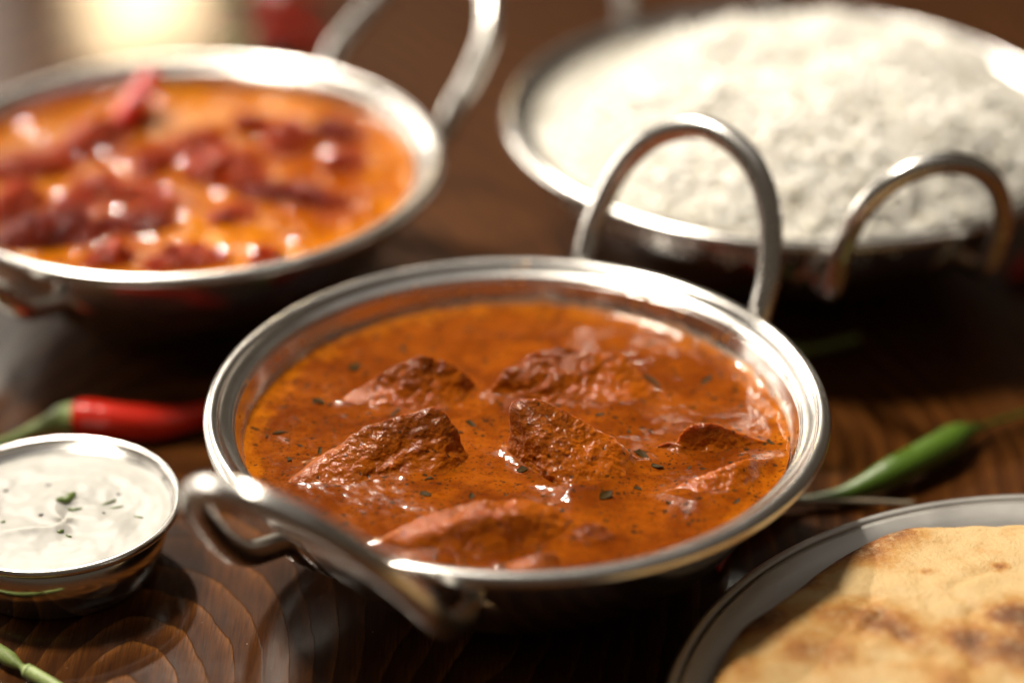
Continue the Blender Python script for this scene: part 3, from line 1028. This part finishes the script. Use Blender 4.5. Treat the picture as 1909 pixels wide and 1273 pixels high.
RED = (M['chili'], M['calyx'], M['stem_green'])
chili('red chilli with pale green stem lying behind the white dip cup', [(-14.4, 4.75, .35), (-13.8, 5.1, .4), (-13.3, 5.42, .5)],
      [(-13.4, 5.36, .48), (-12.9, 5.62, .58), (-12.5, 5.74, .66), (-12.15, 5.78, .70)],
      [(-12.2, 5.78, .70), (-11.6, 5.75, .68), (-10.9, 5.7, .64), (-9.8, 5.85, .5), (-8.94, 6.25, .42), (-8.2, 6.9, .35), (-7.3, 7.5, .25)], RED, rb=.54)
chili('plump green chilli with a thin stem lying right of the centre bowl', [(15.6, 7.6, .35), (14.11, 6.61, .35), (13.2, 6.05, .4), (12.7, 5.7, .42)],
      [(12.85, 5.8, .42), (12.5, 5.5, .48), (12.15, 5.17, .55), (11.98, 5.0, .58)],
      [(12.05, 5.08, .58), (11.6, 4.5, .62), (11.0, 3.95, .64), (10.2, 3.35, .58), (9.4, 2.85, .46), (8.6, 2.5, .32), (7.9, 2.4, .24), (7.4, 2.5, .2)],
      (M['chili_green'], M['chili_green'], M['chili_green']), rb=.44, rs=.06,
      prof=([0, .03, .10, .25, .5, .7, .85, 1], [.70, .84, .95, 1, .86, .48, .27, .10]))
chili('chilli tucked behind the centre bowl with its green stem pointing right', [(9.95, 10.53, .55), (9.0, 10.25, .42), (8.1, 9.95, .4)],
      [(8.3, 10.0, .4), (7.7, 9.8, .48), (7.3, 9.6, .54)], [(7.4, 9.65, .54), (6.5, 9.2, .56), (5.2, 8.9, .5), (4.0, 8.8, .36), (3.0, 9.0, .2)], RED, rb=.56, rs=.1)
chili('red chilli hidden between the centre bowl and the far left bowl', [(-6.6, 6.0, .3), (-6.2, 6.5, .4), (-5.9, 6.8, .45)],
      [(-6.0, 6.75, .45), (-5.6, 7.1, .5), (-5.3, 7.4, .55)], [(-5.4, 7.3, .55), (-4.6, 7.9, .55), (-3.6, 8.2, .48), (-2.5, 8.3, .35), (-1.6, 8.2, .2)], RED, rb=.55, rs=.1)
chili('chilli under the right side of the centre bowl with a thin brown stem sticking out', [(10.43, 1.96, .34), (9.3, 2.2, .26), (8.2, 2.25, .24), (7.2, 2.2, .28)],
      [(7.4, 2.2, .28), (7.0, 2.1, .34), (6.7, 2.0, .4)], [(6.8, 2.02, .4), (6.2, 1.6, .42), (5.6, .8, .38), (5.2, -.2, .28), (5.1, -.9, .18)],
      (M['chili'], M['stem_brown'], M['stem_brown']), rb=.40, rs=.085)
chili('red chilli at the right edge beside the rice bowl', [(20.5, 15.0, .4), (19.6, 15.3, .45), (19.0, 15.5, .5)],
      [(19.1, 15.45, .5), (18.6, 15.6, .56), (18.2, 15.7, .6)], [(18.3, 15.7, .6), (17.4, 15.75, .6), (16.5, 15.7, .55), (15.7, 15.4, .4), (15.0, 14.9, .2)], RED, rb=.6)
chili('green chilli with pale stem cut by the lower left corner', [(-10.6, -6.1, .25), (-11.0, -5.74, .26), (-11.68, -5.19, .27)],
      [(-11.6, -5.25, .27), (-11.9, -5.0, .28), (-12.1, -4.82, .29)], [(-12.0, -4.9, .28), (-12.5, -4.45, .3), (-13.2, -3.9, .33), (-14.2, -3.4, .35), (-15.4, -3.2, .25)],
      (M['stem_green'], M['stem_green'], M['calyx']), rb=.19, rs=.16)
chili('blurred red chilli far back on the dark table, nearer of the two', [(-10.9, 32.0, .4), (-10.5, 32.4, .5), (-10.1, 32.7, .6)],
      [(-10.2, 32.6, .6), (-9.9, 32.8, .65), (-9.6, 32.9, .7)], [(-9.7, 32.9, .7), (-9.0, 33.1, .7), (-8.2, 33.3, .6), (-7.4, 33.2, .4), (-6.8, 33.0, .2)], RED, rb=.45)
chili('blurred red chilli far back at the top edge, farther of the two', [(-11.4, 37.6, .5), (-10.9, 37.3, .6), (-10.4, 37.0, .7)],
      [(-10.5, 37.0, .7), (-10.1, 36.8, .75), (-9.8, 36.6, .8)], [(-9.9, 36.6, .8), (-9.2, 36.2, .85), (-8.6, 35.9, .8), (-7.9, 36.0, .6), (-7.0, 36.4, .3)], RED, rb=.55)


# ------------------------------------------------------------------ naan on its plate
def naan():
    cx, cy = 13.3, -9.8
    root = empty('naan_plate', (cx, cy, 0), 'plain steel plate at the lower right under a flat bread', 'plate')
    prof = [(0, .12), (6.6, .12), (7.0, .0), (7.3, .05), (8.2, .45), (9.3, 1.35), (9.87, 1.63), (9.87, 1.69), (9.25, 1.46), (8.1, .66), (7.2, .2), (6.6, .18), (0, .18)]
    V, F, _ = lathe(catmull(prof[:7], 5).tolist() + catmull(prof[7:], 5).tolist(), 192)
    link('body', mesh('body', V, F, M['steel_plate']), root)
    rp = [(10.03 + .13 * math.cos(a), 1.66 + .085 * math.sin(a)) for a in np.linspace(0, 2 * np.pi, 12, endpoint=False)]
    V, F, _ = lathe(rp[::-1], 192, closed=True)
    link('rim', mesh('rim', V, F, M['steel_plate']), root)
    ang = np.radians([-180, -150, -120, -90, -60, -30, 0, 30, 60, 80, 94.6, 100.5, 107, 113.7, 118.4, 127.4, 136.7, 145.8, 153.4, 160, 166.4, 180])
    rad = [9.0, 8.8, 8.6, 8.7, 8.4, 8.6, 8.7, 8.5, 8.5, 8.5, 8.57, 8.78, 9.0, 9.15, 9.10, 8.87, 8.82, 8.93, 9.03, 9.05, 9.05, 9.0]
    bl = [(-5.02, 7.1, .9, .9, .10), (-4.0, 8.0, .75, 1.0, .05), (-7.45, 4.13, .7, .8, .10), (-7.9, 3.8, .5, .6, .06), (-6.24, 5.77, .42, .6, .05), (-4.9, 4.0, .75, .55, .16), (-5.9, 4.2, .7, .45, .14),
          (-4.2, 3.3, .75, .55, .10), (-1.7, 3.9, .75, .95, .14), (-1.9, 2.5, .8, .85, .12), (-2.9, 3.0, .55, .7, .10), (-8.2, 2.2, .6, .6, .12), (-6.0, 2.6, .8, .5, .16),
          (-1.6, 6.2, .2, .8, .02), (-3.4, 6.0, .16, .7, .02), (-6.9, 2.9, .7, .4, .10), (-3.6, 1.5, .8, .5, .14), (0.5, 5.5, .8, .7, .15), (2.5, 3, 1.0, .8, .18), (3, 6, .7, .6, .1),
          (-3, -2, 1.0, .8, .16), (1, -1, 1.2, .7, .2), (4, -3, .9, .8, .15), (-6, -2, .9, .6, .14), (0, -5, 1.0, .7, .15), (5.5, 1, .8, .7, .12), (-2.6, 5.0, .9, -.12, .14), (-4.8, 5.6, .8, -.12, .12),
          (-.7, 5.0, .9, -.15, .18), (-.6, 7.2, .8, -.12, .12)]
    creases = [((-4.95, 4.9), (-4.75, 4.1), (-4.35, 3.1)), ((-4.75, 4.1), (-5.35, 3.3)), ((-1.95, 6.0), (-2.9, 5.2), (-2.6, 4.2)), ((-5.7, 6.4), (-5.55, 5.3), (-5.2, 4.8)), ((-2.6, 4.2), (-2.9, 2.0))]
    na, nr = 420, 190
    a = np.linspace(-np.pi, np.pi, na, endpoint=False)
    Rr = np.interp(a, ang, rad)
    Rr = Rr + .05 * np.sin(a * 9 + 1) + .035 * np.sin(a * 17) - .05
    u = np.linspace(0, 1, nr) ** .75
    X, Y = u[:, None] * Rr * np.cos(a), u[:, None] * Rr * np.sin(a)
    z = 1.62 + 0.10 * fbm(X, Y, .5, 1.9, 3) + .035 * fbm(X, Y, 1.6, 6.1, 3) + .35 * (1 - u[:, None] ** 2)
    char = .05 + 0 * X
    wob = .25 * fbm(X, Y, .9, 4.9, 3)
    for (x, y, r, c, h) in bl:
        d = np.hypot(X - x, Y - y) / r
        z += h * np.exp(-d ** 2)
        char += .85 * c * np.exp(-((d + wob) ** 2) * 1.1)
    for cr in creases:
        P = catmull([(*q, 0) for q in cr], 6)[:, :2]
        d2 = np.full(X.shape, 1e9)
        for p, q in zip(P[:-1], P[1:]):
            e = q - p
            tt = np.clip(((X - p[0]) * e[0] + (Y - p[1]) * e[1]) / max(e @ e, 1e-9), 0, 1)
            d2 = np.minimum(d2, (X - p[0] - tt * e[0]) ** 2 + (Y - p[1] - tt * e[1]) ** 2)
        z -= .06 * np.exp(-d2 / .025)
        char += .09 * np.exp(-d2 / .03)
    char += .55 * np.clip((u[:, None] - .955) / .045, 0, 1) * (.4 + np.sin(a * 3.1 + .6) * .5)
    edge = np.clip((1 - u[:, None]) / .07, 0, 1)
    z = 1.22 + (z - 1.22) * np.sqrt(1 - (1 - edge) ** 2) + 0 * X
    bottom = [(X[-1] * .985, Y[-1] * .985, 1.12 + 0 * a), (X[-1] * .90, Y[-1] * .90, 1.0 + 0 * a), (X[-1] * .3, Y[-1] * .3, 1.0 + 0 * a), (X[-1] * .001, Y[-1] * .001, 1.0 + 0 * a)]
    V = [np.stack([X, Y, z], -1).reshape(-1, 3)] + [np.stack(b, -1) for b in bottom]
    V = np.vstack(V)
    m = nr + len(bottom)
    k = np.arange(na)
    F = np.vstack([np.c_[i * na + k, (i + 1) * na + k, (i + 1) * na + (k + 1) % na, i * na + (k + 1) % na] for i in range(m - 1)])
    me = mesh('naan_bread', V, F, M['naan'])
    at = me.attributes.new('char', 'FLOAT', 'POINT')
    cv = np.full(len(V), .2)
    cv[:nr * na] = char.ravel()
    at.data.foreach_set('value', cv.astype(np.float32))
    tag(link('naan_bread', me, None, (cx - .08, cy + .08, .32)), 'golden naan bread with charred brown blisters on the steel plate', 'bread')


naan()
